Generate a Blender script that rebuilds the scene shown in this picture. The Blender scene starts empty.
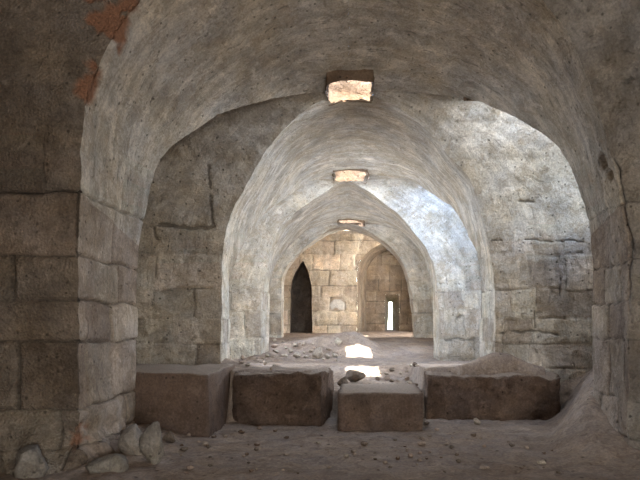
import bpy, bmesh, math, random
import numpy as np
from mathutils import Vector

random.seed(7)
EYE = 1.6                      # eye height above the lower floor; every z below is given relative to the eye
F, VX, VY = 622.0, 341.0, 323.0
SC = bpy.context.scene
COL = SC.collection

# ------------------------------------------------------------------ noise
_rng = np.random.RandomState(3)
_perm = _rng.permutation(512)
_grad = _rng.normal(size=(512, 3)); _grad /= np.linalg.norm(_grad, axis=1)[:, None]
def perlin(p):
    p = np.asarray(p, float)
    i = np.floor(p).astype(int); f = p - i
    u = f * f * f * (f * (f * 6 - 15) + 10)
    out = np.zeros(p.shape[:-1])
    for dx in (0, 1):
        for dy in (0, 1):
            for dz in (0, 1):
                h = _perm[(_perm[(_perm[(i[..., 0] + dx) & 511] + i[..., 1] + dy) & 511] + i[..., 2] + dz) & 511]
                d = f - np.array([dx, dy, dz])
                w = (u[..., 0] if dx else 1 - u[..., 0]) * (u[..., 1] if dy else 1 - u[..., 1]) * (u[..., 2] if dz else 1 - u[..., 2])
                out += w * (_grad[h] * d).sum(-1)
    return out
def fbm(p, scale, octs=3):
    s = 0; a = 1.0
    p = np.asarray(p, float) * scale
    for k in range(octs):
        s = s + a * perlin(p + 17.3 * k); a *= .5; p = p * 2.03
    return s
def vnoise(p, scale, octs=2):
    return np.stack([fbm(np.asarray(p) + o, scale, octs) for o in (0.0, 31.7, 77.1)], -1)
def rough(p, k=1.0):
    return vnoise(p, .8, 2) * .05 * k + vnoise(p, 3.2, 3) * .026 * k

def h01(*a):
    x = 0.0
    for i, v in enumerate(a): x = x + np.asarray(v, float) * (12.9898 + 65.163 * i)
    s = np.sin(x) * 43758.5453
    return s - np.floor(s)

# ------------------------------------------------------------------ materials
class NT:
    def __init__(s, name):
        s.m = bpy.data.materials.new(name); s.m.use_nodes = True
        s.t = s.m.node_tree; s.t.nodes.clear()
    def n(s, typ, ins=None, **kw):
        nd = s.t.nodes.new(typ)
        for k, v in kw.items(): setattr(nd, k, v)
        for k, v in (ins or {}).items():
            if isinstance(v, bpy.types.NodeSocket): s.t.links.new(v, nd.inputs[k])
            else: nd.inputs[k].default_value = v
        return nd
    def mix(s, fac, a, b, blend='MIX'):
        nd = s.t.nodes.new('ShaderNodeMix'); nd.data_type = 'RGBA'; nd.blend_type = blend
        for sock, v in ((nd.inputs[0], fac), (nd.inputs[6], a), (nd.inputs[7], b)):
            if isinstance(v, bpy.types.NodeSocket): s.t.links.new(v, sock)
            else: sock.default_value = v if not isinstance(v, tuple) else (*v, 1)[:4]
        return nd.outputs[2]
    def ramp(s, fac, lo, hi, a=0., b=1.):
        nd = s.n('ShaderNodeMapRange', {0: fac, 1: lo, 2: hi, 3: a, 4: b}); return nd.outputs[0]
    def math(s, op, a, b=0.):
        nd = s.n('ShaderNodeMath', {0: a, 1: b}, operation=op); return nd.outputs[0]

def stone(name, c1, c2, c3, streak=.5, bump=.5, peck=0., dust=None, patch=(.30, .155, .095), grain=1.0, vary=1.0):
    """c1/c2 broad tones, c3 stain; UV streaks run along v; attributes joint / blk / patch come with the mesh"""
    T = NT(name)
    co = T.n('ShaderNodeTexCoord').outputs['Object']
    uv = T.n('ShaderNodeTexCoord').outputs['UV']
    big = T.n('ShaderNodeTexNoise', {'Vector': co, 'Scale': .9, 'Detail': 6., 'Roughness': .62}).outputs[0]
    med = T.n('ShaderNodeTexNoise', {'Vector': co, 'Scale': 5.5 * grain, 'Detail': 7., 'Roughness': .68, 'Distortion': .6}).outputs[0]
    fine = T.n('ShaderNodeTexNoise', {'Vector': co, 'Scale': 34. * grain, 'Detail': 5., 'Roughness': .7}).outputs[0]
    mp = T.n('ShaderNodeMapping', {'Vector': uv, 'Scale': (6.5, 1.0, 1.)}).outputs[0]
    stn = T.n('ShaderNodeTexNoise', {'Vector': mp, 'Scale': 1., 'Detail': 6., 'Roughness': .66, 'Distortion': .9}).outputs[0]
    spots = T.n('ShaderNodeTexNoise', {'Vector': co, 'Scale': 11. * grain, 'Detail': 4., 'Roughness': .5, 'Distortion': .8}).outputs[0]
    joint = T.n('ShaderNodeAttribute', attribute_name='joint').outputs['Fac']
    blk = T.n('ShaderNodeAttribute', attribute_name='blk').outputs['Fac']
    pat = T.n('ShaderNodeAttribute', attribute_name='patch').outputs['Fac']
    c = T.mix(T.ramp(big, .38, .62), c1, c2)
    c = T.mix(T.ramp(med, .5, .72, 0, .75), c, c3)
    c = T.mix(T.math('MULTIPLY', T.ramp(stn, .4, .68), streak), c, tuple(.52 * x for x in c1))
    c = T.mix(T.math('MULTIPLY', T.ramp(stn, .5, .3), streak * .8), c, tuple(min(.9, 1.3 * x) for x in c2))
    c = T.mix(T.ramp(spots, .66, .74, 0, .55), c, tuple(.3 * x for x in c1))
    flk = T.n('ShaderNodeTexNoise', {'Vector': co, 'Scale': 2.3 * grain, 'Detail': 9., 'Roughness': .72, 'Distortion': .5}).outputs[0]
    fl = T.ramp(flk, .53, .565)
    c = T.mix(T.math('MULTIPLY', fl, .42), c, c3)
    lt = T.n('ShaderNodeTexNoise', {'Vector': T.n('ShaderNodeMapping', {'Vector': co, 'Location': (5.3, 2.1, 8.8)}).outputs[0], 'Scale': 3.3 * grain, 'Detail': 9., 'Roughness': .7, 'Distortion': .4}).outputs[0]
    c = T.mix(T.ramp(lt, .57, .62, 0, .5), c, tuple(min(.85, 1.3 * x) for x in c2))
    vor = T.n('ShaderNodeTexVoronoi', {'Vector': co, 'Scale': 9. * grain, 'Randomness': 1.}, feature='F1')
    pit = T.math('MULTIPLY', T.ramp(vor.outputs['Distance'], .2, .1), T.ramp(T.n('ShaderNodeSeparateColor', {0: vor.outputs['Color']}).outputs[0], .62, .66))
    c = T.mix(T.math('MULTIPLY', pit, .65), c, tuple(.25 * x for x in c1))
    tone = T.n('ShaderNodeTexNoise', {'Vector': co, 'Scale': 1.9, 'Detail': 8., 'Roughness': .75}).outputs[0]
    tv = T.ramp(tone, .3, .7, 1 - .3 * vary, 1 + .3 * vary)
    c = T.mix(1., c, T.n('ShaderNodeCombineColor', {0: tv, 1: tv, 2: tv}).outputs[0], 'MULTIPLY')
    hue = T.n('ShaderNodeTexNoise', {'Vector': T.n('ShaderNodeMapping', {'Vector': co, 'Location': (1.7, 9.1, 3.3)}).outputs[0], 'Scale': 1.5, 'Detail': 5., 'Roughness': .65}).outputs[0]
    c = T.mix(1., c, T.mix(T.ramp(hue, .36, .64), (.97, .99, 1.03), (1.05, 1.0, .91)), 'MULTIPLY')
    b2 = T.math('FRACT', T.math('MULTIPLY', blk, 7.31))
    c = T.mix(T.math('MULTIPLY', T.math('GREATER_THAN', T.math('ABSOLUTE', T.math('SUBTRACT', blk, .5)), .08), .8), c, T.mix(1., c, T.mix(b2, (1.04, .98, .965), (.965, 1.0, .985)), 'MULTIPLY'))
    mq = T.n('ShaderNodeMapping', {'Vector': uv, 'Scale': (13., 3.4, 1.)}).outputs[0]
    flecks = T.n('ShaderNodeTexNoise', {'Vector': mq, 'Scale': 1., 'Detail': 3., 'Roughness': .55, 'Distortion': .5}).outputs[0]
    fk = T.ramp(flecks, .63, .70)
    c = T.mix(T.math('MULTIPLY', fk, min(1., streak * 1.3)), c, tuple(.36 * x for x in c1))
    v = T.ramp(blk, 0, 1, .78, 1.18)
    c = T.mix(1., c, T.n('ShaderNodeCombineColor', {0: v, 1: v, 2: v}).outputs[0], 'MULTIPLY')
    c = T.mix(pat, c, patch)
    c = T.mix(T.math('MULTIPLY', T.ramp(joint, .25, .8), .62), c, tuple(.3 * x for x in c1))
    if dust:
        nz = T.n('ShaderNodeSeparateXYZ', {0: T.n('ShaderNodeNewGeometry').outputs['Normal']}).outputs[2]
        c = T.mix(T.math('MULTIPLY', T.ramp(T.math('ADD', nz, T.math('MULTIPLY', med, .5)), .85, 1.1), .9), c, dust)
    g = T.ramp(fine, .3, .7, .72, 1.25)
    c = T.mix(1., c, T.n('ShaderNodeCombineColor', {0: g, 1: g, 2: g}).outputs[0], 'MULTIPLY')
    hgt = T.math('ADD', T.math('MULTIPLY', med, 1.6), T.math('MULTIPLY', fine, .45))
    hgt = T.math('ADD', hgt, T.math('MULTIPLY', stn, .7 * streak))
    hgt = T.math('SUBTRACT', hgt, T.ramp(spots, .62, .75, 0, .8))
    hgt = T.math('SUBTRACT', T.math('SUBTRACT', hgt, T.math('MULTIPLY', fl, .35)), T.math('MULTIPLY', pit, .7))
    if peck:
        vo = T.n('ShaderNodeTexVoronoi', {'Vector': co, 'Scale': 36.}, feature='F1').outputs[0]
        hgt = T.math('ADD', hgt, T.math('MULTIPLY', vo, peck))
    b = T.n('ShaderNodeBump', {'Height': hgt, 'Strength': bump, 'Distance': .045}).outputs[0]
    bs = T.n('ShaderNodeBsdfPrincipled', {'Base Color': c, 'Roughness': .93, 'Normal': b})
    bs.inputs['Specular IOR Level'].default_value = .15
    T.n('ShaderNodeOutputMaterial', {0: bs.outputs[0]})
    return T.m

M_near = stone('near_masonry', (.37, .305, .25), (.45, .38, .32), (.25, .195, .15), .25, .7)
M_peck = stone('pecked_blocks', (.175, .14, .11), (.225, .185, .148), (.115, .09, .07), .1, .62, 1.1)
M_front = stone('weathered_front', (.25, .225, .20), (.31, .285, .255), (.17, .145, .12), .25, .6)
M_vault = stone('vault_plaster', (.49, .44, .375), (.58, .53, .46), (.36, .295, .225), .5, .65)
M_wall = stone('bay_masonry', (.40, .35, .29), (.49, .44, .375), (.27, .22, .165), .3, .7)
M_pale = stone('pale_plaster', (.52, .47, .40), (.60, .56, .50), (.36, .29, .21), .36, .65)
M_end = stone('end_masonry', (.53, .445, .35), (.60, .515, .415), (.41, .32, .235), .2, .6, patch=(.7, .68, .64))
M_niche_shade = stone('niche_masonry_shade', (.26, .205, .155), (.31, .25, .19), (.19, .145, .108), .2, .6)  # end masonry darkened, so the niche's shade sits in its colour
M_floor = stone('trodden_earth', (.28, .222, .185), (.335, .27, .225), (.195, .147, .12), 0., .6, grain=.8, vary=.5)
M_bank = stone('cut_earth', (.135, .092, .07), (.17, .12, .093), (.09, .06, .046), .2, .8, dust=(.33, .265, .215))
M_block = stone('brown_block', (.15, .104, .083), (.18, .13, .104), (.105, .073, .057), .15, .5, dust=(.33, .265, .215))
M_rock = stone('rubble_stone', (.36, .31, .26), (.45, .40, .34), (.25, .20, .16), 0., .8)
M_dark = stone('dark_stone_and_shade', (.15, .12, .10), (.20, .16, .13), (.10, .08, .065), 0., .8)  # loose dark stones, and the doorway's shade put into colour
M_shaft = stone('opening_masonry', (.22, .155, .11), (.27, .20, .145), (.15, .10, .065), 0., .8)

def leafmat():
    T = NT('shrub_leaf')
    nz = T.n('ShaderNodeTexNoise', {'Scale': 9.}).outputs[0]
    c = T.mix(nz, (.09, .2, .04), (.25, .38, .12))
    T.n('ShaderNodeOutputMaterial', {0: T.n('ShaderNodeBsdfPrincipled', {'Base Color': c, 'Roughness': .7}).outputs[0]})
    return T.m
M_leaf = leafmat()

# ------------------------------------------------------------------ mesh helpers
def mk(name, V, faces, mat, parent=None, attrs=None, uv=None, smooth=True):
    V = np.asarray(V, float).copy(); V[:, 2] += EYE
    me = bpy.data.meshes.new(name)
    me.from_pydata(V.tolist(), [], [tuple(int(i) for i in f) for f in faces])
    if smooth: me.polygons.foreach_set('use_smooth', [True] * len(me.polygons))
    for k, a in (attrs or {}).items():
        at = me.attributes.new(k, 'FLOAT', 'POINT'); at.data.foreach_set('value', np.asarray(a, float))
    if uv is not None:
        l = me.uv_layers.new(name='UVMap')
        idx = np.empty(len(me.loops), int); me.loops.foreach_get('vertex_index', idx)
        l.data.foreach_set('uv', np.asarray(uv, float)[idx].ravel())
    me.materials.append(mat); me.update()
    o = bpy.data.objects.new(name, me); COL.objects.link(o)
    if parent: o.parent = parent
    return o
def struct(o): o['kind'] = 'structure'; return o
def tag(o, label, cat, group=None):
    o['label'] = label; o['category'] = cat
    if group: o['group'] = group
    return o
def empty(name, loc, label, cat, group=None):
    o = bpy.data.objects.new(name, None); COL.objects.link(o); o.empty_display_size = .2
    o.location = (loc[0], loc[1], loc[2] + EYE)
    return tag(o, label, cat, group)
def under(o, root):
    o.parent = root; o.matrix_parent_inverse = root.matrix_basis.inverted(); return o

def gridfaces(nr, nc):
    a = np.arange(nr * nc).reshape(nr, nc)
    return np.stack([a[:-1, :-1], a[:-1, 1:], a[1:, 1:], a[1:, :-1]], -1)     # (nr-1,nc-1,4)
def gridnormals(P):
    du = np.gradient(P, axis=1); dv = np.gradient(P, axis=0)
    n = np.cross(du, dv); L = np.linalg.norm(n, axis=-1, keepdims=True); L[L < 1e-9] = 1
    return n / L
def submesh(V, faces, arrs):
    used = np.unique(faces); mp = -np.ones(len(V), int); mp[used] = np.arange(len(used))
    return V[used], mp[faces], [a[used] for a in arrs]

def spline(pts, n):
    """Catmull-Rom through pts, resampled to n points of equal arc length"""
    p = np.array(pts, float); q = np.vstack([2 * p[0] - p[1], p, 2 * p[-1] - p[-2]])
    out = []
    for i in range(1, len(q) - 2):
        t = np.linspace(0, 1, 24, endpoint=False)[:, None]
        a, b, c, d = q[i - 1], q[i], q[i + 1], q[i + 2]
        ta = np.linalg.norm(c - b)
        m1 = (c - a) / max(1e-6, np.linalg.norm(c - b) + np.linalg.norm(b - a)) * ta
        m2 = (d - b) / max(1e-6, np.linalg.norm(d - c) + np.linalg.norm(c - b)) * ta
        out.append((2*t**3-3*t**2+1)*b + (t**3-2*t**2+t)*m1 + (-2*t**3+3*t**2)*c + (t**3-t**2)*m2)
    out = np.vstack(out + [p[-1:]])
    L = np.r_[0, np.cumsum(np.linalg.norm(np.diff(out, axis=0), axis=1))]
    t = np.linspace(0, L[-1], n)
    return np.stack([np.interp(t, L, out[:, k]) for k in (0, 1)], -1), L[-1]

def blocks(u, v, courses, wmin, wmax, jw):
    """joint mask 0..1 and block id value for coordinates u (along), v (up)"""
    c = np.array(courses); k = np.searchsorted(c, v) - 1
    lo = c[np.clip(k, 0, len(c) - 1)]; hi = c[np.clip(k + 1, 0, len(c) - 1)]
    w = wmin + (wmax - wmin) * h01(k + 3.1)
    uu = u / w + h01(k * 7.7) * 5; uu = uu + .22 * np.sin(uu * 2.4 + k * 1.7)
    b = np.floor(uu); fu = np.minimum(uu - b, 1 - (uu - b)) * w
    fv = np.minimum(np.abs(v - lo), np.abs(hi - v))
    d = np.minimum(fu, fv)
    j = np.clip(1 - d / jw, 0, 1)
    return j, h01(k, b)
def courses(z0, z1, hmin, hmax, seed):
    r = random.Random(seed); c = [z0]
    while c[-1] < z1: c.append(c[-1] + r.uniform(hmin, hmax))
    return c

HOLES = [  # x0,x1,y0,y1,zmin : openings in the crown of the vault
    (-.19, .48, 9.72, 10.56, 3.2), (-.15, .62, 15.1, 16.15, 3.1), (-.05, .75, 20.75, 21.45, 2.9),
    (2.0, 3.9, 9.74, 10.1, 3.3), (1.95, 3.5, 15.15, 15.65, 3.2)]
def hole_mask(P):
    m = np.zeros(P.shape[:-1], bool)
    w = vnoise(P, 2.5, 2) * .06
    for x0, x1, y0, y1, zm in HOLES:
        m |= (P[..., 0] + w[..., 0] > x0) & (P[..., 0] + w[..., 0] < x1) & (P[..., 1] + w[..., 1] > y0) & (P[..., 1] + w[..., 1] < y1) & (P[..., 2] > zm)
    return m
PATCH = [  # broken plaster showing red rubble: centre, radius
    ((-2.78, 6.85, 2.62), .22), ((-2.45, 6.95, 3.25), .2), ((-2.62, 6.85, 3.35), .25), ((-2.3, 6.9, 3.6), .2), ((-2.75, 6.86, 3.7), .2),
    ((2.95, 7.35, 3.45), .17), ((-2.8, 7.0, -1.3), .22), ((-2.7, 7.5, -1.45), .15)]
def wp(px, py, Y): return ((px - VX) / F * Y, Y, (VY - py) / F * Y)
CRACKS = [  # open cracks and broken joints in the masonry: polyline, half width
    ([wp(208, 165, 10.72), wp(211, 185, 10.78), wp(213, 205, 10.8), wp(214, 226, 10.8)], .045),
    ([wp(160, 225, 10.8), wp(190, 228, 10.8), wp(214, 226, 10.8)], .06), ([wp(154, 225, 10.8), wp(158, 238, 10.8)], .05),
    ([wp(231, 268, 11.6), wp(230.5, 300, 11.6), wp(231, 345, 11.6), wp(232, 365, 11.6)], .05),
    ([wp(492, 242, 10.8), wp(535, 241, 10.8), wp(583, 240, 10.8)], .03), ([wp(497, 333, 10.8), wp(530, 330, 10.8), wp(558, 333, 10.8)], .035),
    ([wp(549, 277, 10.8), wp(552, 298, 10.8)], .035), ([wp(560, 277, 10.8), wp(561, 294, 10.8)], .035), ([wp(535, 312, 10.8), wp(537, 327, 10.8)], .035),
    ([wp(570, 255, 10.8), wp(583, 252, 10.8)], .04), ([wp(521, 202, 10.8), wp(533, 203, 10.8)], .05), ([wp(553, 192, 10.8), wp(575, 186, 10.8)], .03),
    ([wp(440, 283, 17), wp(474, 282, 17)], .04), ([wp(444, 242, 17), wp(472, 240, 17)], .04), ([wp(456, 318, 17), wp(462, 316, 17)], .08), ([wp(444, 340, 17), wp(474, 340, 17)], .04),
    ([wp(604, 140, 7.35), wp(616, 176, 7.4), wp(624, 203, 7.4), wp(627, 240, 7.4), wp(628, 300, 7.4), wp(633, 345, 7.3), wp(639, 385, 7.2)], .075),
    ([wp(624, 84, 7.2), wp(632, 79, 7.1), wp(645, 76, 6.9)], .06),
    ([wp(94, 70, 6.9), wp(108, 68, 6.95), wp(121, 62, 7.0), wp(124, 56, 7.0)], .03), ([wp(98, 140, 7.1), wp(99, 152, 7.1)], .025), ([wp(113, 163, 7.4), wp(120, 145, 7.4)], .03),
    ([wp(152, 104, 8.1), wp(157, 94, 8.1), wp(163, 88, 8.1)], .035)]
def crack_mask(P):
    m = np.zeros(P.shape[:-1]); w = vnoise(P, 4, 3) * .05
    for pts, r in CRACKS:
        pts = np.array(pts)
        lo = pts.min(0) - .3; hi = pts.max(0) + .3
        sel = ((P > lo) & (P < hi)).all(-1)
        if not sel.any(): continue
        q = P[sel] + w[sel]; d = np.full(len(q), 9.)
        for a, b in zip(pts[:-1], pts[1:]):
            ab = b - a; t = np.clip(((q - a) @ ab) / (ab @ ab), 0, 1)[:, None]; d = np.minimum(d, np.linalg.norm(q - a - ab * t, axis=1))
        m[sel] = np.maximum(m[sel], np.clip(1.7 * (1 - d / (r * .62)), 0, 1))
    return m
PITS = [((3.21, 7.7, 1.98), .13), ((3.28, 7.6, 1.82), .09)]

def half(side, P0, P1, yf, yb, xf, xb, nr, nb, nf, nw, spring, courses_, mats, root, bw=(.5, .9), jw=.03, jd=.03,
         yfront=None, uvoff=0., flare=0., names=('pier', 'vault', 'web')):
    """one side of a transverse arch: front web (outer wall -> arch edge), barrel soffit, rear web (edge -> outer wall)"""
    A, LA = spline(P0, nr); B, LB = spline(P1, nr)
    zA, zB = A[:, 1], B[:, 1]
    s = np.linspace(0, 1, nr)
    Yf = yfront(s) if yfront else np.interp(zA, *yf)
    Yb = np.interp(zB, *yb)
    cols, U, Vv, kind = [], [], [], []
    for i in range(nf):
        t = 1 - (1 - i / nf) ** 1.6 if yfront else i / nf
        if yfront:
            X = xf[0] + (A[:, 0] - xf[0]) * t; Y = xf[1] + (Yf - xf[1]) * t
        else:
            X = xf + (A[:, 0] - xf) * t; Y = Yf
        cols.append(np.stack([X, Y, zA], -1)); U.append(X - A[:, 0] + 0 * s); Vv.append(zA); kind.append(0)
    for i in range(nb + 1):
        t = i / nb
        Z = zA + (zB - zA) * t
        cols.append(np.stack([A[:, 0] + (B[:, 0] - A[:, 0]) * t, Yf + (Yb - Yf) * t, Z], -1))
        U.append((Yf + (Yb - Yf) * t) - Yf[0]); Vv.append(s * LA + zA[0] - zA + Z); kind.append(1)
    for i in range(1, nw + 1):
        t = i / nw
        cols.append(np.stack([B[:, 0] + (xb - B[:, 0]) * t, Yb, zB], -1)); U.append(np.abs(cols[-1][:, 0] - B[:, 0]) + 3.3); Vv.append(zB); kind.append(2)
    P = np.stack(cols, 1); U = np.stack(U, 1); Vv = np.stack(Vv, 1); kind = np.array(kind)
    N = gridnormals(P)
    # normals must face the hall (inwards): flip by comparing with direction to the axis
    ctr = np.array([.25, 0, 0]); probe = N[nr // 6, nf + nb // 2]
    if np.dot(probe, np.array([-side, 0, 0])) < 0: N = -N
    j, bid = blocks(U + uvoff + .06 * fbm(P, 2, 2), Vv + .05 * fbm(P + 9, 1.6, 2), courses_, bw[0], bw[1], jw)
    fade = np.clip(1 - (Vv - spring) / .9, .12, 1.0)
    jm = j * fade * np.clip((1.1 if yfront else .75) + 1.4 * fbm(P + 50, 1.3, 2), .1, 1)
    D = P - N * (jm * jd)[..., None] + N * ((bid - .5) * .022 * fade)[..., None]
    crown = np.clip((1 - s) / .06, 0, 1)[:, None, None]
    D = P + (D - P) * crown
    if flare:
        zz = P[..., 2]; k = np.clip((-.75 - zz) / .75, 0, 1) ** 1.4
        back = np.clip((nf + nb - np.arange(P.shape[1])) / (nb * .35), 0, 1)[None]
        D += N * (k * back * (flare + 1.9 * flare * fbm(P + 5, 2.0, 3)))[..., None]
    for c, r in PITS:
        d = np.linalg.norm(P - np.array(c), axis=-1) / r
        D -= N * (np.clip(1 - d * d, 0, 1) * .2)[..., None]
        jm = np.maximum(jm, np.clip(1.5 - 1.6 * d, 0, 1.3))
    ck_ = crack_mask(P); D -= N * (ck_ * .045)[..., None]; jm = np.maximum(jm, ck_ * 1.5)
    D = D + rough(P)
    pat = np.zeros(P.shape[:2])
    for c, r in PATCH:
        d = np.linalg.norm(P - np.array(c), axis=-1) / r + fbm(P + 3, 4, 3) * .9
        pat = np.maximum(pat, np.clip((1 - d) * 4, 0, 1))
    D -= N * (pat * .035)[..., None]
    fc = gridfaces(nr, P.shape[1])
    ctrs = P.reshape(-1, 3)[fc].mean(2)
    ok = ~hole_mask(ctrs)
    if side < 0: fc = fc[..., ::-1]
    rowlow = (zA[:-1] < spring)[:, None] & np.ones(P.shape[1] - 1, bool)[None]
    ck = np.r_[[0] * nf, [1] * nb, [2] * nw][None].repeat(nr - 1, 0)
    V = D.reshape(-1, 3)
    att = [np.clip(jm, 0, 1.6).ravel(), (.5 + (bid - .5) * fade).ravel(), pat.ravel(), np.stack([U, Vv], -1).reshape(-1, 2)]
    groups = {names[0]: (rowlow & (ck > 0), mats[0]), names[1]: (~rowlow & (ck == 1), mats[1])}
    if yfront:
        groups['block_face'] = (rowlow & (ck == 0), mats[2]); groups['spandrel'] = (~rowlow & (ck == 0), mats[2])
        groups['web'] = (~rowlow & (ck == 2), mats[3])
    else:
        groups['wall_face'] = (rowlow & (ck == 0), mats[2]); groups['web'] = (~rowlow & (ck != 1), mats[3])
    for nm, (mask, mt) in groups.items():
        f = fc[mask & ok].reshape(-1, 4)
        if not len(f): continue
        v, f2, a = submesh(V, f, att)
        under(mk(nm, v, f2, mt, None, {'joint': a[0], 'blk': a[1], 'patch': a[2]}, a[3]), root)

# ------------------------------------------------------------------ vault curves (metres, z from the eye)
near2 = ([-2.2, 1.3, 2.05, 2.57, 3.03, 3.44, 3.7, 3.8], [8.65, 8.68, 8.82, 9.0, 9.3, 9.65, 10.0, 10.2])
far2 = ([-2.2, 2.0, 2.8, 3.4, 3.7, 3.8], [10.8, 10.8, 10.72, 10.55, 10.35, 10.2])
near3 = ([-2.2, .75, 1.36, 2.1, 2.55, 3.07, 3.45, 3.62, 3.72], [11.6, 11.6, 11.95, 13., 13.6, 14.6, 15.2, 15.7, 16.1])
far3 = ([-2.2, 1.8, 2.6, 3.2, 3.6, 3.72], [17., 17., 16.9, 16.65, 16.35, 16.1])
near4 = ([-2.2, 1.0, 1.5, 1.86, 2.5, 3.05, 3.38, 3.45], [17.9, 17.9, 18.4, 19., 20., 20.6, 21.2, 21.6])
far4 = ([-2.2, 2.0, 2.8, 3.2, 3.45], [22.2, 22.2, 22.1, 21.9, 21.6])
back4 = ([-2.2, 4.], [23., 23.])
A0L = [(-2.92, -2.2), (-2.9, 1.0), (-2.88, 1.5), (-2.84, 2.2), (-2.72, 2.75), (-2.27, 3.56), (-1.4, 4.3), (-.6, 4.65), (.1, 4.75)]
A1L = [(-2.9, -2.2), (-2.84, .5), (-2.76, 1.4), (-2.65, 2.15), (-2.49, 2.5), (-2.2, 2.82), (-1.96, 3.05), (-1.5, 3.34), (-.65, 3.72), (.1, 3.8)]
A0R = [(3.42, -2.2), (3.42, .8), (3.4, 1.2), (3.35, 1.5), (3.27, 1.8), (3.14, 2.2), (2.96, 2.8), (2.6, 3.55), (1.7, 4.3), (.8, 4.65), (.1, 4.75)]
A1R = [(3.52, -2.2), (3.5, .5), (3.45, 1.4), (3.33, 2.0), (3.1, 2.57), (2.7, 3.03), (2.14, 3.44), (1.38, 3.7), (.7, 3.79), (.1, 3.8)]
B0L = [(-2.08, -2.2), (-2.08, .9), (-2.02, 1.5), (-1.9, 1.87), (-1.72, 2.22), (-1.32, 2.92), (-.97, 3.33), (-.45, 3.65), (.1, 3.8)]
B0R = [(2.71, -2.2), (2.66, .4), (2.64, .75), (2.57, 1.4), (2.41, 1.96), (2.24, 2.45), (1.89, 2.83), (1.55, 3.19), (1.23, 3.42), (.89, 3.62), (.4, 3.78), (.1, 3.8)]
B1L = [(-2.08, -2.2), (-2.07, .9), (-1.95, 1.36), (-1.8, 1.9), (-1.55, 2.42), (-1.2, 2.95), (-.83, 3.42), (-.3, 3.66), (.25, 3.72)]
B1R = [(2.56, -2.2), (2.6, .7), (2.6, 1.3), (2.53, 2.11), (2.4, 2.55), (2.09, 3.07), (1.76, 3.45), (1.2, 3.64), (.7, 3.71), (.25, 3.72)]
C0L = [(-2.16, -2.2), (-2.16, .8), (-2.08, 1.2), (-1.97, 1.85), (-1.8, 2.27), (-1.53, 2.68), (-1.12, 3.03), (-.71, 3.31), (-.2, 3.6), (.25, 3.72)]
C0R = [(2.7, -2.2), (2.68, .2), (2.62, 1.18), (2.49, 1.72), (2.21, 2.21), (1.94, 2.54), (1.53, 2.95), (1.12, 3.22), (.7, 3.5), (.25, 3.72)]
C1L = [(-2.1, -2.2), (-2.07, .7), (-2.05, 1.1), (-1.96, 1.86), (-1.62, 2.5), (-1.12, 3.05), (-.5, 3.36), (.2, 3.45)]
C1R = [(2.68, -2.2), (2.65, .8), (2.6, 1.4), (2.51, 2.25), (2.05, 2.95), (1.33, 3.33), (.7, 3.43), (.2, 3.45)]
D0L = [(-2.1, -2.2), (-2.1, 1.4), (-1.93, 2.0), (-1.57, 2.43), (-.93, 2.96), (-.39, 3.3), (.2, 3.45)]
D0R = [(2.66, -2.2), (2.6, .5), (2.43, 1.5), (2.25, 2.07), (1.89, 2.57), (1.28, 3.07), (.8, 3.3), (.2, 3.45)]

near_c = [-2.6, -1.9, -1.37, -.94, -.22, .25, .75, 1.44, 2.35, 2.9, 3.4, 3.9, 4.4, 4.9, 5.4, 5.9, 6.4, 7., 7.6, 8.2]
GRP = 'pointed stone arches of the vaulted hall'
aA = empty('vaulted_arch', (0.2, 7.5, -1.6), 'nearest broad stone arch, framing the whole view with a dim blocky pier', 'arch', GRP)
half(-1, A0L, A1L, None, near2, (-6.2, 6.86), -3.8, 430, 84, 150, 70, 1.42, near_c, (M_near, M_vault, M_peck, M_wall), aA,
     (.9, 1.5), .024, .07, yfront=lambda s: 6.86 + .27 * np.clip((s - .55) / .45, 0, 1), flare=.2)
half(1, A0R, A1R, None, near2, (4.7, 6.2), 4.5, 320, 64, 40, 80, 1.42, near_c, (M_near, M_vault, M_front, M_wall), aA,
     (.6, 1.1), .02, .035, yfront=lambda s: 7.4 - .27 * np.clip((s - .55) / .45, 0, 1), flare=.04)
aB = empty('vaulted_arch', (0.3, 11, -.8), 'second stone arch, rising behind the sunken trench and brown block', 'arch', GRP)
cB = courses(-2.2, 8.5, .42, .62, 4)
half(-1, B0L, B1L, far2, near3, -3.8, -3.4, 270, 110, 70, 30, 1.0, cB, (M_pale, M_vault, M_wall, M_wall), aB, (.55, 1.1), .018, .03)
half(1, B0R, B1R, far2, near3, 4.5, 4.1, 270, 110, 80, 36, 1.0, cB, (M_pale, M_vault, M_pale, M_pale), aB, (.55, 1.1), .018, .03)
aC = empty('vaulted_arch', (0.3, 17.4, -1.), 'third stone arch, between the two sunlit floor patches', 'arch', GRP)
cC = courses(-2.2, 8.5, .5, .8, 9)
half(-1, C0L, C1L, far3, near4, -3.4, -2.9, 150, 80, 30, 24, 1.1, cC, (M_pale, M_vault, M_pale, M_pale), aC, (.6, 1.1), .03, .035)
half(1, C0R, C1R, far3, near4, 4.1, 3.5, 150, 80, 36, 24, 1.1, cC, (M_pale, M_vault, M_pale, M_pale), aC, (.6, 1.1), .03, .035)
aD = empty('vaulted_arch', (0.3, 22.6, -.6), 'farthest and smallest-looking stone arch, in front of the block end wall', 'arch', GRP)
half(-1, D0L, D0L, far4, back4, -2.9, -3.3, 130, 24, 24, 16, 1.3, cC, (M_pale, M_vault, M_pale, M_pale), aD, (.6, 1.1), .03, .035)
half(1, D0R, D0R, far4, back4, 3.5, 4.7, 130, 24, 24, 24, 1.3, cC, (M_pale, M_vault, M_pale, M_pale), aD, (.6, 1.1), .03, .035)

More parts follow.
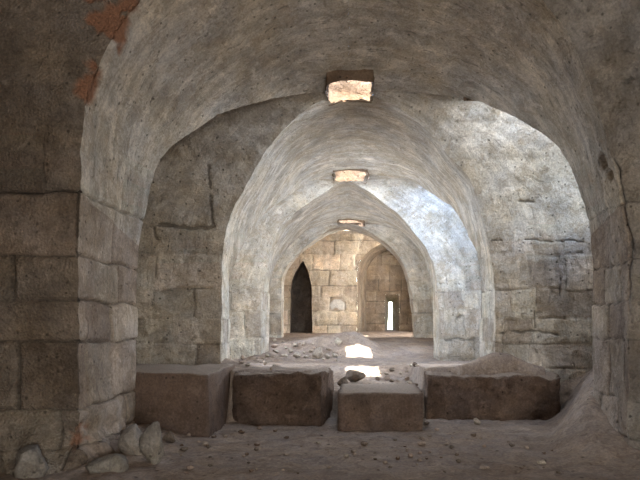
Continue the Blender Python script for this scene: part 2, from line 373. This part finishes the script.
# ------------------------------------------------------------------ outer walls; high right windows, plus low unseen openings added to light soffits
def panel(name, x, ya, yb, za, zb, mat, win=None, step=.12, inward=1):
    ny = int((yb - ya) / step) + 2; nz = int((zb - za) / step) + 2
    y, z = np.meshgrid(np.linspace(ya, yb, ny), np.linspace(za, zb, nz))
    P = np.stack([np.full_like(y, x), y, z], -1)
    fc = gridfaces(nz, ny); c = P.reshape(-1, 3)[fc].mean(2); keep = np.ones(c.shape[:2], bool)
    extra = []
    if win: keep = ~((c[..., 1] > win[0]) & (c[..., 1] < win[1]) & (c[..., 2] > win[2]) & (c[..., 2] < win[3]))
    P[..., 0] += math.copysign(.03, x)
    # unseen flanges added behind the web ends and top to block daylight leaks
    if zb < 4.3:
        q = -math.copysign(.42, x)
        def flange(E): return np.stack([E + np.array([q * k / 3, 0, 0]) for k in range(4)])
        for E in (P[:, 0], P[:, -1], P[-1, :]):
            R_ = flange(E); D_ = R_ + rough(np.broadcast_to(E, R_.shape)); extra.append((D_.reshape(-1, 3), gridfaces(4, len(E)).reshape(-1, 4)))
    V = (P + rough(P)).reshape(-1, 3); f = fc[keep].reshape(-1, 4)
    j, b = blocks(P[..., 1], P[..., 2], courses(-2.3, 7, .42, .62, 2), .5, .9, .06)
    j = j.ravel(); b = b.ravel(); uv_ = np.stack([P[..., 1], P[..., 2]], -1).reshape(-1, 2)
    for v2, f2 in extra:
        f = np.vstack([f, f2 + len(V)]); V = np.vstack([V, v2]); j = np.r_[j, np.zeros(len(v2))]; b = np.r_[b, np.full(len(v2), .5)]; uv_ = np.vstack([uv_, v2[:, 1:]])
    return struct(mk(name, V, f, mat, None, {'joint': j.ravel() * .6, 'blk': b.ravel(), 'patch': 0 * j.ravel()}, uv_))
panel('wall_left', -6.2, -6, 6.95, -1.9, 4.8, M_near, step=.25)
panel('wall_left', -3.8, 8.5, 10.95, -1.9, 3.9, M_wall)
panel('wall_left', -3.4, 11.5, 17.1, -1.9, 3.8, M_pale, (12.0, 13.4, .2, 1.5))
panel('wall_left', -2.9, 17.8, 22.3, -1.9, 3.55, M_pale, (18.2, 19.3, .2, 1.4))
panel('wall_left', -3.3, 22.9, 26.1, -1.9, 4.7, M_end)
panel('wall_right', 4.7, -6, 6.3, -1.9, 4.8, M_near, step=.25)
W2 = (9.45, 10.45, 1.7, 3.1); W3 = (12.0, 13.4, .2, 1.5); W4 = (18.2, 19.3, .2, 1.4); W5 = (23.4, 24.6, .9, 3.5)
panel('wall_right', 4.5, 8.5, 10.95, -1.9, 3.9, M_pale, W2)
panel('wall_right', 4.1, 11.5, 17.1, -1.9, 3.8, M_pale, W3)
panel('wall_right', 3.5, 17.8, 22.3, -1.9, 3.55, M_pale, W4)
panel('wall_right', 4.7, 22.9, 26.1, -1.9, 4.7, M_end, W5)
def plane(name, q, mat):
    q = np.array(q, float); n = 24
    s, t = np.meshgrid(np.linspace(0, 1, n), np.linspace(0, 1, n))
    P = ((1-s)*(1-t))[..., None]*q[0] + (s*(1-t))[..., None]*q[1] + (s*t)[..., None]*q[2] + ((1-s)*t)[..., None]*q[3]
    z = np.zeros(n*n)
    return struct(mk(name, (P + rough(P)).reshape(-1, 3), gridfaces(n, n).reshape(-1, 4), mat, None, {'joint': z, 'blk': z + .5, 'patch': z}, P.reshape(-1, 3)[:, :2]))
plane('ceiling', [(-6.3, -6, 4.75), (4.8, -6, 4.75), (4.8, 7.3, 4.75), (-6.3, 7.3, 4.75)], M_vault)
plane('ceiling', [(-3.4, 22.9, 4.6), (4.8, 22.9, 4.6), (4.8, 26.1, 4.6), (-3.4, 26.1, 4.6)], M_end)
plane('wall_back', [(-6.3, -6, -1.9), (1.3, -6, -1.9), (1.3, -6, 4.8), (-6.3, -6, 4.8)], M_near)
plane('wall_back', [(3.9, -6, -1.9), (4.8, -6, -1.9), (4.8, -6, 4.8), (3.9, -6, 4.8)], M_near)
plane('wall_back', [(1.3, -6, 1.2), (3.9, -6, 1.2), (3.9, -6, 4.8), (1.3, -6, 4.8)], M_near)
# upper closure above the last arch, seen by nobody but keeps the daylight out
plane('wall_end', [(-3.4, 23.02, 3.3), (4.8, 23.02, 3.3), (4.8, 23.02, 4.7), (-3.4, 23.02, 4.7)], M_end).name = 'wall_lintel'

# masonry lining of the roof openings
for k, (x0, x1, y0, y1, zm) in enumerate(HOLES):
    zc = (3.8, 3.72, 3.45, 3.8, 3.72)[k]; hh = (.34, .34, .34, .75, .85)[k]
    ring = []; n = 10
    for (xa, ya), (xb, yb) in (((x0, y0), (x1, y0)), ((x1, y0), (x1, y1)), ((x1, y1), (x0, y1)), ((x0, y1), (x0, y0))):
        for i in range(n): ring.append((xa + (xb-xa)*i/n, ya + (yb-ya)*i/n))
    ring = np.array(ring); c = ring.mean(0); ring = c + (ring - c) * 1.12
    rows = []
    for i in range(9):
        t = i / 8
        base = zc - .03 - .22 * np.clip(np.abs(ring[:, 0] - .2) / .8, 0, 1) ** 2
        if k > 2: base = np.interp(ring[:, 1], *[(near2[1], near2[0]), (near3[1], near3[0])][k - 3]) - .02
        rows.append(np.c_[ring + 0, base + (zc + hh - base) * t])
    P = np.stack(rows); P = np.concatenate([P, P[:, :1]], 1)
    D = P + vnoise(P, 3.5, 3) * np.array([.07, .07, .03])
    D[:, -1] = D[:, 0]
    z = np.zeros(P.shape[0] * P.shape[1])
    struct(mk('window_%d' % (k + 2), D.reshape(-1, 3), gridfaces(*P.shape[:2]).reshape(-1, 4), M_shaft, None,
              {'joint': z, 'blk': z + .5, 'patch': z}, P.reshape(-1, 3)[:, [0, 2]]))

# ------------------------------------------------------------------ end wall with pointed doorway and splayed window niche
def pointed(x0, x1, z0, zs, za, n=16, xa=None):
    xa = (x0 + x1) / 2 if xa is None else xa
    L = [(x0, z0 + (zs - z0) * i / 10) for i in range(10)]
    for i in range(n + 1):
        a = i / n; L.append((x0 + (xa - x0) * (1 - math.cos(a * math.pi / 2)) ** .95, zs + (za - zs) * math.sin(a * math.pi / 2) ** .95))
    R = [(x1 + (xa - x1) * (1 - math.cos(i / n * math.pi / 2)) ** .95, zs + (za - zs) * math.sin(i / n * math.pi / 2) ** .95) for i in range(n)][::-1]
    R += [(x1, z0 + (zs - z0) * i / 10) for i in range(9, -1, -1)]
    return np.array(L + R)
def inside(pt, poly):
    x, y = pt[..., 0], pt[..., 1]; r = np.zeros(x.shape, bool); n = len(poly)
    for i in range(n):
        (xa, ya), (xb, yb) = poly[i], poly[(i + 1) % n]
        c = ((ya > y) != (yb > y)) & (x < (xb - xa) * (y - ya) / (yb - ya + 1e-12) + xa); r ^= c
    return r
def nearest(pt, poly):
    best = None; bd = None
    for i in range(len(poly)):
        a, b = poly[i], poly[(i + 1) % len(poly)]; ab = b - a
        t = np.clip(((pt - a) @ ab) / (ab @ ab + 1e-12), 0, 1)[:, None]; q = a + ab * t; d = ((pt - q) ** 2).sum(1)
        if best is None: best, bd = q, d
        else:
            m = d < bd; best[m] = q[m]; bd = np.minimum(bd, d)
    return best
def facewall(name, y, x0, x1, z0, z1, step, holes, mat, cs, bw, white=None):
    nx = int((x1 - x0) / step) + 1; nz = int((z1 - z0) / step) + 1
    X, Z = np.meshgrid(np.linspace(x0, x1, nx), np.linspace(z0, z1, nz))
    G = np.stack([X, Z], -1); fc = gridfaces(nz, nx)
    cen = G.reshape(-1, 2)[fc].mean(2); keep = np.ones(cen.shape[:2], bool); g = G.reshape(-1, 2).copy()
    for h in holes:
        k = ~inside(cen, h); rem = np.unique(fc[~k]); st = np.unique(fc[k]); b = np.intersect1d(rem, st)
        g[b] = nearest(g[b], h); keep &= k
    P = np.c_[g[:, 0], np.full(len(g), y), g[:, 1]]
    j, b = blocks(P[:, 0] + .05 * fbm(P, 2, 2), P[:, 2] + .04 * fbm(P + 4, 2, 2), cs, bw[0], bw[1], .032)
    edge = np.ones(len(P))
    for h in holes: edge = np.minimum(edge, np.clip(np.linalg.norm(nearest(g, h) - g, axis=1) / .08, 0, 1))
    D = P + np.array([0, 1, 0]) * ((j * .035 - (b - .5) * .04) * edge)[:, None] + rough(P)
    pat = np.zeros(len(P))
    if white is not None:
        d = np.linalg.norm((P[:, [0, 2]] - np.array(white[:2])) / np.array(white[2:]), axis=1) + fbm(P, 3, 3) * .8
        pat = np.clip((1 - d) * 3, 0, .8)
    return mk(name, D, fc[keep].reshape(-1, 4), mat, None, {'joint': j, 'blk': b, 'patch': pat}, g)
def loft(name, rings, mat, closed=False, parent=None, sub=8):
    R = []
    for a, b in zip(rings[:-1], rings[1:]):
        for i in range(sub): R.append(a + (b - a) * i / sub)
    R.append(rings[-1]); P = np.stack(R)
    if closed: P = np.concatenate([P, P[:, :1]], 1)
    j, b = blocks(P[..., 1] * 1., P[..., 2], courses(-1, 5, .5, .75, 5), .5, .8, .04)
    return mk(name, (P + rough(P)).reshape(-1, 3), gridfaces(*P.shape[:2]).reshape(-1, 4), mat, parent,
              {'joint': j.ravel() * .7, 'blk': b.ravel(), 'patch': 0 * j.ravel()}, P.reshape(-1, 3)[:, 1:])
def r3(poly, y): return np.c_[poly[:, 0], np.full(len(poly), y), poly[:, 1]]
door = pointed(-2.12, -1.21, -.9, 1.25, 2.6, xa=-1.6)
_t = np.clip((door[:, 1] - 1.25) / 1.35, 0, 1)
door[:, 0] = np.where(np.arange(len(door)) < len(door) / 2, -2.12 - .02 * _t + .54 * _t ** 1.9, -1.21 - .39 * _t ** 1.9)
niche = pointed(.67, 3.75, -.9, 1.95, 3.36, xa=2.05)
struct(facewall('wall_end', 26., -3.4, 4.8, -1.2, 4.7, .05, [door, niche], M_end, courses(-1.2, 5, .42, .72, 21), (.6, 1.05), (-.15, .75, .35, .22)))
struct(loft('door_1', [r3(door, 26.), r3(door, 27.2)], M_dark, sub=12))  # lining coloured dark for the shade inside the passage
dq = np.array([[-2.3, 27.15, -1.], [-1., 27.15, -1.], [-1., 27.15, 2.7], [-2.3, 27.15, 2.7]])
plane('door_1_back', dq, M_dark).name = 'door_1_shade_back'  # dark sheet closing the passage in place of its unlit depth
nback = pointed(1.15, 3.95, -.9, 1.95, 3.28, xa=2.3)
struct(loft('wall_niche', [r3(niche, 26.), r3(nback, 28.3)], M_niche_shade, sub=40))
slit_o = np.array([(1.98, -.4), (1.98, 1.3), (2.65, 1.3), (2.65, -.4)])
slit_i = np.array([(2.17, -.32), (2.21, .98), (2.36, .98), (2.41, -.32)])
def dense(poly, k=12):
    out = []
    for i in range(len(poly)):
        a, b = poly[i], poly[(i + 1) % len(poly)]
        out += [a + (b - a) * t / k for t in range(k)]
    return np.array(out)
struct(facewall('wall_niche_back', 28.3, .9, 4.2, -1.2, 3.5, .05, [slit_o], M_niche_shade, courses(-1.2, 5, .45, .65, 8), (.6, .9)))
struct(loft('window_1', [r3(dense(slit_o), 28.3), r3(dense(slit_i), 28.95)], M_niche_shade, closed=True, sub=8))

# ------------------------------------------------------------------ floor
def ss(a, b, x): t = np.clip((x - a) / (b - a), 0, 1); return t * t * (3 - 2 * t)
def floor_z(x, y, fine=True):
    x = np.asarray(x, float); y = np.asarray(y, float)
    p = np.stack([x, y, 0 * x], -1)
    up = np.interp(y, [8, 10.8, 12.5, 17, 18.1, 19.2, 22.2, 26, 30], [-.72, -.78, -.88, -1.04, -1.0, -.8, -.53, -.42, -.36])
    # left bench, centre step and right bank set where the platform begins
    e = np.where(x < -1.8, 10.1, np.where(x < -.45, 9.95, np.where(x < 1.42, 12.95, np.where((x > 2) & (x < 3.5), 10.5, 10.8))))
    w = np.where((x > -.45) & (x < 1.42), .45, .12)
    t = ss(e - w, e + w, y + .1 * fbm(p, 1.5, 2))
    low = -1.6 + .05 * fbm(p + 2, .5, 2)
    mid = np.where((x > -.05) & (x < 1.15), ss(9.3, 9.6, y), ss(10.4, 10.7, y) * ((x > -.3) & (x < 1.42)))
    low = low + mid * .47
    ramp = ss(.325, .415, (x + .2 * fbm(p, .9, 2)) / np.maximum(y, 3)) * ss(6.4, 9.8, y)
    low = np.maximum(low, -1.6 + .8 * ramp)
    z = low + (up - low) * t
    # mound of rubble in the fourth bay, earth spilled against the second arch on the right, dirt along the walls
    dx = np.where(x > .4, (x - .4) / .6, (x - .4) / 2.0); z = z + .5 * np.exp(-dx ** 2 - np.where(y < 19.2, (y - 19.2) / .6, (y - 19.1) / 1.4) ** 2)
    z = z + .27 * np.exp(-((x - 2.72) / .5) ** 2 - ((y - 10.75) / .3) ** 2) * ss(10.3, 10.5, y)
    z = z + .22 * np.exp(-((x + 2.2) / .55) ** 2 - ((y - 17.4) / .8) ** 2)
    z = z + .3 * np.exp(-((x + 2.2) / .5) ** 2 - ((y - 11.2) / .4) ** 2) * 0.6
    z = z + .20 * np.exp(-((x + 2.75) / .5) ** 2 - ((y - 8.3) / 1.2) ** 2)
    if fine:
        rub = np.exp(-((x + .9) / 1.6) ** 2 - ((y - 19.) / 1.8) ** 2) + .6 * np.exp(-((x - .9) / .9) ** 2 - ((y - 12.3) / .8) ** 2) + .25
        z = z + .07 * fbm(p, 2.2, 3) * (.35 + rub) + .03 * fbm(p + 8, 7, 2) * (.4 + rub)
    return z
def patch_floor(x0, x1, y0, y1, sx, sy):
    X, Y = np.meshgrid(np.linspace(x0, x1, int((x1-x0)/sx)+1), np.linspace(y0, y1, int((y1-y0)/sy)+1))
    return np.stack([X, Y, floor_z(X, Y)], -1)
ys = np.r_[np.arange(-6.5, 5, .25), np.arange(5, 14, .045), np.arange(14, 23, .06), np.arange(23, 28.31, .08)]
xs = np.r_[np.arange(-6.4, -3.9, .2), np.arange(-3.9, 4.0, .045), np.arange(4.0, 5, .1)]
X, Y = np.meshgrid(xs, ys); P = np.stack([X, Y, floor_z(X, Y)], -1)
z = np.zeros(P.shape[0] * P.shape[1])
struct(mk('floor', P.reshape(-1, 3), gridfaces(*P.shape[:2]).reshape(-1, 4), M_floor, None, {'joint': z, 'blk': z + .5, 'patch': z}, P.reshape(-1, 3)[:, :2]))

def on_floor(px, py):
    """the floor point the photo shows at a pixel"""
    Y = np.linspace(5.5, 27, 4000); x = (px - VX) / F * Y; zz = (VY - py) / F * Y
    k = np.argmax(zz <= floor_z(x, Y)); return float(x[k]), float(Y[k]), float(floor_z(x[k], Y[k]))

# ------------------------------------------------------------------ blocks and banks
def slab(name, q, z0, z1, mat, seed=0, step=.06, amp=1.0, tilt=None, top_noise=.03, round_=.03):
    """box on the quadrilateral q (front-left, front-right, back-right, back-left) with worn faces and softened edges"""
    bm = bmesh.new(); bmesh.ops.create_cube(bm, size=1)
    w = max(np.linalg.norm(np.subtract(q[1], q[0])), np.linalg.norm(np.subtract(q[2], q[1])), z1 - z0)
    bmesh.ops.bevel(bm, geom=bm.edges[:], offset=round_ / w * 1.2, segments=2, affect='EDGES')
    bm2 = bmesh.new()
    # regular face grids instead of bisecting: subdivide by longest edge
    for _ in range(7):
        def L(e):
            m = []
            for v in e.verts:
                s, t, u = v.co.x + .5, v.co.y + .5, v.co.z + .5
                p = (1-s)*(1-t)*np.array(q[0]) + s*(1-t)*np.array(q[1]) + s*t*np.array(q[2]) + (1-s)*t*np.array(q[3])
                m.append(np.array([p[0], p[1], z0 + (z1 - z0) * u]))
            return np.linalg.norm(m[0] - m[1])
        es = [e for e in bm.edges if L(e) > step * 1.5]
        if not es: break
        bmesh.ops.subdivide_edges(bm, edges=es, cuts=1, use_grid_fill=True)
    bmesh.ops.triangulate(bm, faces=[f for f in bm.faces if len(f.verts) > 4])
    bm.verts.ensure_lookup_table(); bm.verts.index_update()
    V = []
    for v in bm.verts:
        s, t, u = v.co.x + .5, v.co.y + .5, v.co.z + .5
        p = (1-s)*(1-t)*np.array(q[0]) + s*(1-t)*np.array(q[1]) + s*t*np.array(q[2]) + (1-s)*t*np.array(q[3])
        V.append((p[0], p[1], z0 + (z1 - z0) * u))
    V = np.array(V)
    top = np.clip((V[:, 2] - z0) / (z1 - z0), 0, 1)
    if tilt: V[:, 2] += tilt[0] * (V[:, 0] - q[0][0]) * top + tilt[1] * (V[:, 1] - q[0][1]) * top
    V = V + vnoise(V + seed, 1.8, 3) * .05 * amp + vnoise(V + seed, 9, 2) * .014 * amp
    if amp > 1: V = V + vnoise(V + seed + 40, 4.5, 3) * .06 * np.array([.5, 1, 1])
    V[:, 2] += top_noise * fbm(V + 3 * seed, 3, 3) * (top > .8)
    F_ = [[v.index for v in f.verts] for f in bm.faces]; bm.free(); bm2.free()
    n = np.zeros(len(V))
    return mk(name, V, F_, mat, None, {'joint': n, 'blk': n + .5, 'patch': n}, V[:, [0, 2]])

o = slab('stone_bench', [(-3.6, 8.86), (-1.85, 8.66), (-1.80, 10.6), (-3.6, 10.6)], -1.75, -.71, M_block, 1, amp=.4, round_=.008)
tag(o, 'tall square-cut brown bench beside the near left pier', 'bench')
o = slab('earth_bank', [(-1.70, 9.8), (-.30, 9.7), (-.12, 10.7), (-1.70, 10.7)], -1.75, -.80, M_bank, 5, amp=1.05, round_=.012, top_noise=.07)
tag(o, 'dark cut earth bank left of the free-standing brown block', 'earth bank', 'cut earth banks edging the trench')
o = slab('earth_bank', [(1.42, 10.3), (3.58, 10.15), (3.7, 10.66), (1.45, 10.68)], -1.75, -.88, M_bank, 9, amp=1.5, round_=.015, top_noise=.08)
tag(o, 'long dark crumbling earth bank right of the free-standing brown block', 'earth bank', 'cut earth banks edging the trench')
o = slab('stone_block', [(-.05, 9.18), (1.2, 9.12), (1.27, 10.5), (.0, 10.6)], -1.72, -1.03, M_block, 13, amp=.3, top_noise=.03, round_=.008)
tag(o, 'free-standing squared brown block in the middle of the trench', 'block')

# ------------------------------------------------------------------ loose stones
def rock_mesh(seed, sx, sy, sz, sub=3, ang=.35):
    bm = bmesh.new(); bmesh.ops.create_icosphere(bm, subdivisions=sub, radius=1.0)
    V = np.array([v.co[:] for v in bm.verts]); F_ = [[v.index for v in f.verts] for f in bm.faces]; bm.free()
    r = random.Random(seed)
    for _ in range(12):                      # flat broken facets
        n = np.array([r.gauss(0, 1) for _ in range(3)]); n /= np.linalg.norm(n); d = r.uniform(.5, .82)
        k = V @ n; V = V - np.outer(np.clip(k - d, 0, None), n) * .9
    V = V * (1 + .25 * fbm(V + seed * 3.7, 1.3, 2)[:, None]) + vnoise(V + seed, 3.5, 2) * .10
    return V * np.array([sx, sy, sz]), F_
_placed = []
def free(px, py, w):
    x, y, _ = on_floor(px, py); r_ = w * y / F * .62
    for a, b, c in _placed:
        if (a - x) ** 2 + (b - y) ** 2 < (c + r_) ** 2: return False
    return True
def rock(name, px, py, w, h, label, group=None, mat=M_rock, seed=0, sink=.25, depth=None, sub=3, at=None):
    x, y, zf = at or on_floor(px, py)
    sx = w * y / F / 2; sz = h * y / F / 2 / (1 - sink * .5); sy = depth or sx * .8
    V, F_ = rock_mesh(seed, sx, sy, sz, sub)
    n = np.zeros(len(V))
    o = mk(name, V - np.array([0, 0, EYE]), F_, mat, None, {'joint': n, 'blk': n + h01(seed), 'patch': n}, V[:, :2], smooth=sub > 2)
    _placed.append((x, y, w * y / F * .62))
    o.location = (x, y + sy * .5, zf + sz * (1 - sink) + EYE); o.rotation_euler.z = random.uniform(-.4, .4)
    return tag(o, label, 'stone', group)
rock('boulder', 152, 464, 28, 44, 'pale upright boulder leaning on the foot of the near left pier', mat=M_front, seed=3)
rock('boulder', 118, 474, 46, 30, 'broad buff boulder bedded in front of the near left pier', mat=M_front, seed=4, at=(-2.5, 6.5, -1.66))
for i, (px, py, w, h) in enumerate([(132, 455, 32, 34)]):
    rock('boulder', px, py, w, h, 'stubby buff stone bedded between the near left pier foot and the pale upright boulder', None, M_front, 340 + i, sink=.75)
rock('boulder', 36, 480, 40, 42, 'round grey-brown boulder at the bottom left corner below the blocky wall', mat=M_front, seed=5, at=(-3.2, 6.35, -1.62))
rock('boulder', 168, 443, 16, 12, 'small dark boulder between the near left pier and the brown bench', mat=M_dark, seed=6)
rock('boulder', 318, 359, 15, 12, 'rounded tan boulder on the rubble mound left of the upper sun patch', mat=M_rock, seed=7)
rock('boulder', 355, 383, 24, 15, 'dark lumpy boulder in front of the lower sun patch', mat=M_dark, seed=8)
rock('boulder', 343, 386, 13, 10, 'smaller dark boulder left of the lumpy one by the lower sun patch', mat=M_dark, seed=9)
rock('flat_slab', 436, 412, 28, 6, 'flat pale slab lying beside the brown block, upper of two', mat=M_rock, seed=10, depth=.22)
rock('flat_slab', 447, 419, 16, 6, 'flat pale slab lying beside the brown block, lower of two', mat=M_rock, seed=11, depth=.16)
rock('boulder', 477, 425, 9, 7, 'small whitish stone lying at the foot of the right earth bank', mat=M_rock, seed=12)
rock('boulder', 338, 346, 9, 9, 'whitish stone on top of the rubble mound below the end wall', mat=M_rock, seed=14)
for i, (px, py, w, h) in enumerate([(364, 446, 10, 8), (422, 446, 12, 8), (398, 460, 9, 6), (411, 458, 9, 6), (346, 458, 8, 6), (452, 449, 8, 5),
                                    (437, 431, 8, 5), (474, 437, 8, 5), (486, 470, 14, 7), (543, 465, 12, 6), (512, 447, 9, 5), (286, 456, 9, 4),
                                    (241, 434, 10, 6), (225, 438, 9, 5), (205, 446, 10, 6), (184, 452, 12, 7), (260, 430, 8, 5), (275, 432, 7, 4), (190, 470, 12, 7), (318, 444, 7, 4),
                                    (427, 425, 8, 5), (430, 437, 6, 4), (457, 456, 7, 4), (420, 462, 8, 4)]):
    rock('loose_stone', px, py, w * .85, h * .75, 'small loose stone scattered on the lower earth floor', 'small stones on the lower floor', [M_dark, M_floor, M_bank, M_floor, M_rock][i % 5], 30 + i, sub=2)
r = random.Random(11)
for i in range(60):
    px = r.uniform(175, 560); py = r.uniform(436, 474); w_ = r.uniform(3, 7)
    if not free(px, py, w_): continue
    rock('loose_stone', px, py, w_, w_ * .55, 'small loose stone scattered on the lower earth floor', 'small stones on the lower floor', [M_dark, M_floor, M_bank, M_floor][i % 4], 400 + i, sub=2)
r = random.Random(5)
for i in range(90):
    px = r.uniform(272, 338); py = 339 + (px - 272) / 66 * 6 + r.uniform(0, 17)
    w_ = r.uniform(3, 9)
    if not free(px, py, w_): continue
    rock('rubble_stone', px, py, w_, w_ * r.uniform(.5, .8), 'broken stone in the rubble mound left of the upper sun patch', 'stones of the rubble mound', r.choice([M_rock, M_rock, M_floor]), 80 + i, sub=2)
for i in range(40):
    px = r.uniform(378, 424); py = r.uniform(372, 390)
    w_ = r.uniform(3, 8)
    if not free(px, py, w_): continue
    rock('rubble_stone', px, py, w_, w_ * r.uniform(.5, .8), 'broken stone on the earth just behind the free-standing brown block', 'stones behind the brown block', r.choice([M_rock, M_floor, M_dark]), 160 + i, sub=2)
for i in range(18):
    px = r.uniform(236, 276); py = r.uniform(357, 371)
    w_ = r.uniform(3, 8)
    if not free(px, py, w_): continue
    rock('rubble_stone', px, py, w_, w_ * r.uniform(.5, .8), 'broken stone at the foot of the left wall above the earth bank', 'stones at the left wall foot', r.choice([M_rock, M_floor]), 210 + i, sub=2)

# ------------------------------------------------------------------ outside, seen through the slit
struct(mk('ground', [(-12, 28.9, -3.2), (14, 28.9, -3.2), (14, 60, -3.2), (-12, 60, -3.2)], [(0, 1, 2, 3)], M_leaf))
def shrub(x, y, z0, h, label):
    V, Fs = [], []; rr = random.Random(2)
    for k in range(900):
        a, b, c = rr.gauss(0, 1), rr.gauss(0, 1), rr.gauss(0, 1); L = math.sqrt(a*a+b*b+c*c); q = rr.uniform(.5, 1) / L
        p = np.array([x + a*q*h*.6, y + b*q*h*.5, z0 + h*.5 + c*q*h*.5]); t = vnoise(p[None] * 9, 3, 1)[0] * .3; s = np.cross(t, [0.3, .1, 1]) * .5
        i = len(V); V += [p, p + t + s * .5, p + t * 2, p + t - s * .5]; Fs.append((i, i+1, i+2, i+3))
    return tag(mk('shrub', np.array(V), Fs, M_leaf), label, 'shrub')
shrub(2.75, 33.5, -2.6, 2.6, 'green shrub outside, glimpsed through the narrow slit window')

# ------------------------------------------------------------------ light
sun = bpy.data.lights.new('sun', 'SUN'); sun.energy = 24.; sun.angle = .009; sun.color = (1., .93, .82)
so = bpy.data.objects.new('sun', sun); COL.objects.link(so)
d = Vector((.055, .5, -.866)); so.rotation_euler = d.to_track_quat('-Z', 'Y').to_euler(); so.location = (0, 0, 12)
def daylight(name, loc, size, power, aim, col=(.80, .89, 1.)):
    l = bpy.data.lights.new(name, 'AREA'); l.shape = 'RECTANGLE'; l.size, l.size_y = size; l.energy = power; l.color = col
    o = bpy.data.objects.new(name, l); COL.objects.link(o); o.location = (loc[0], loc[1], loc[2] + EYE)
    o.rotation_euler = Vector(aim).to_track_quat('-Z', 'Z').to_euler()
K = 1.
daylight('daylight_unseen_side', (-3.5, 12.7, .85), (1.4, 1.3), 230 * K, (1, .0, .45))  # added unseen light, aimed up in place of floor bounce
daylight('daylight_unseen_side', (-3.0, 18.75, .8), (1.1, 1.2), 120 * K, (1, .0, .45))  # another added one, out of view, brightening the right soffits
daylight('daylight_unseen_side', (4.6, 9.95, 2.4), (1.0, 1.4), 10 * K, (-1, .0, -.1))
daylight('daylight_roof_opening', (.1, 10.15, 3.72), (.5, .6), 50 * K, (0, 0, -1), (.72, .84, 1.))
daylight('daylight_roof_opening', (.3, 15.75, 3.62), (.9, .6), 80 * K, (0, 0, -1), (.72, .84, 1.))
daylight('daylight_roof_opening', (2.95, 9.93, 3.74), (1.8, .3), 26 * K, (0, .6, -.8), (.82, .9, 1.))
daylight('daylight_roof_opening', (2.7, 15.4, 3.62), (1.4, .4), 75 * K, (0, .6, -.8), (.36, .59, 1.))
daylight('daylight_unseen_side', (4.2, 12.7, .85), (1.4, 1.3), 240 * K, (-1, .0, .45))  # unseen low light added to brighten the left soffits
daylight('daylight_unseen_side', (3.6, 18.75, .8), (1.1, 1.2), 120 * K, (-1, 0, .45))  # added counterpart under the next vault, also unseen
daylight('daylight_unseen_side', (4.8, 24.0, 2.2), (1.2, 2.6), 600 * K, (-1, .18, -.2), (1., .96, .9))
daylight('daylight_doorway', (2.6, -6.1, -.2), (2.6, 2.8), 560 * K, (-.1, 1, .16), (1., .97, .93))

w = bpy.data.worlds.new('sky'); SC.world = w; w.use_nodes = True
bg = w.node_tree.nodes['Background']
sky = w.node_tree.nodes.new('ShaderNodeTexSky'); sky.sky_type = 'NISHITA'; sky.sun_disc = False; sky.sun_elevation = math.radians(58); sky.sun_rotation = math.radians(180)
w.node_tree.links.new(sky.outputs[0], bg.inputs[0]); bg.inputs[1].default_value = .9

# ------------------------------------------------------------------ camera
cam = bpy.data.cameras.new('camera'); cam.sensor_width = 36; cam.lens = F / 640 * 36
cam.shift_x = -(VX - 320) / 640; cam.shift_y = (VY - 240) / 640
co = bpy.data.objects.new('camera', cam); COL.objects.link(co); co.location = (0, 0, EYE); co.rotation_euler = (math.pi / 2, 0, 0)
SC.camera = co
SC.view_settings.view_transform = 'Standard'; SC.view_settings.look = 'None'; SC.view_settings.gamma = 1; SC.view_settings.use_curve_mapping = False
SC.view_settings.exposure = .28
SC.cycles.diffuse_bounces = 7; SC.cycles.max_bounces = 12
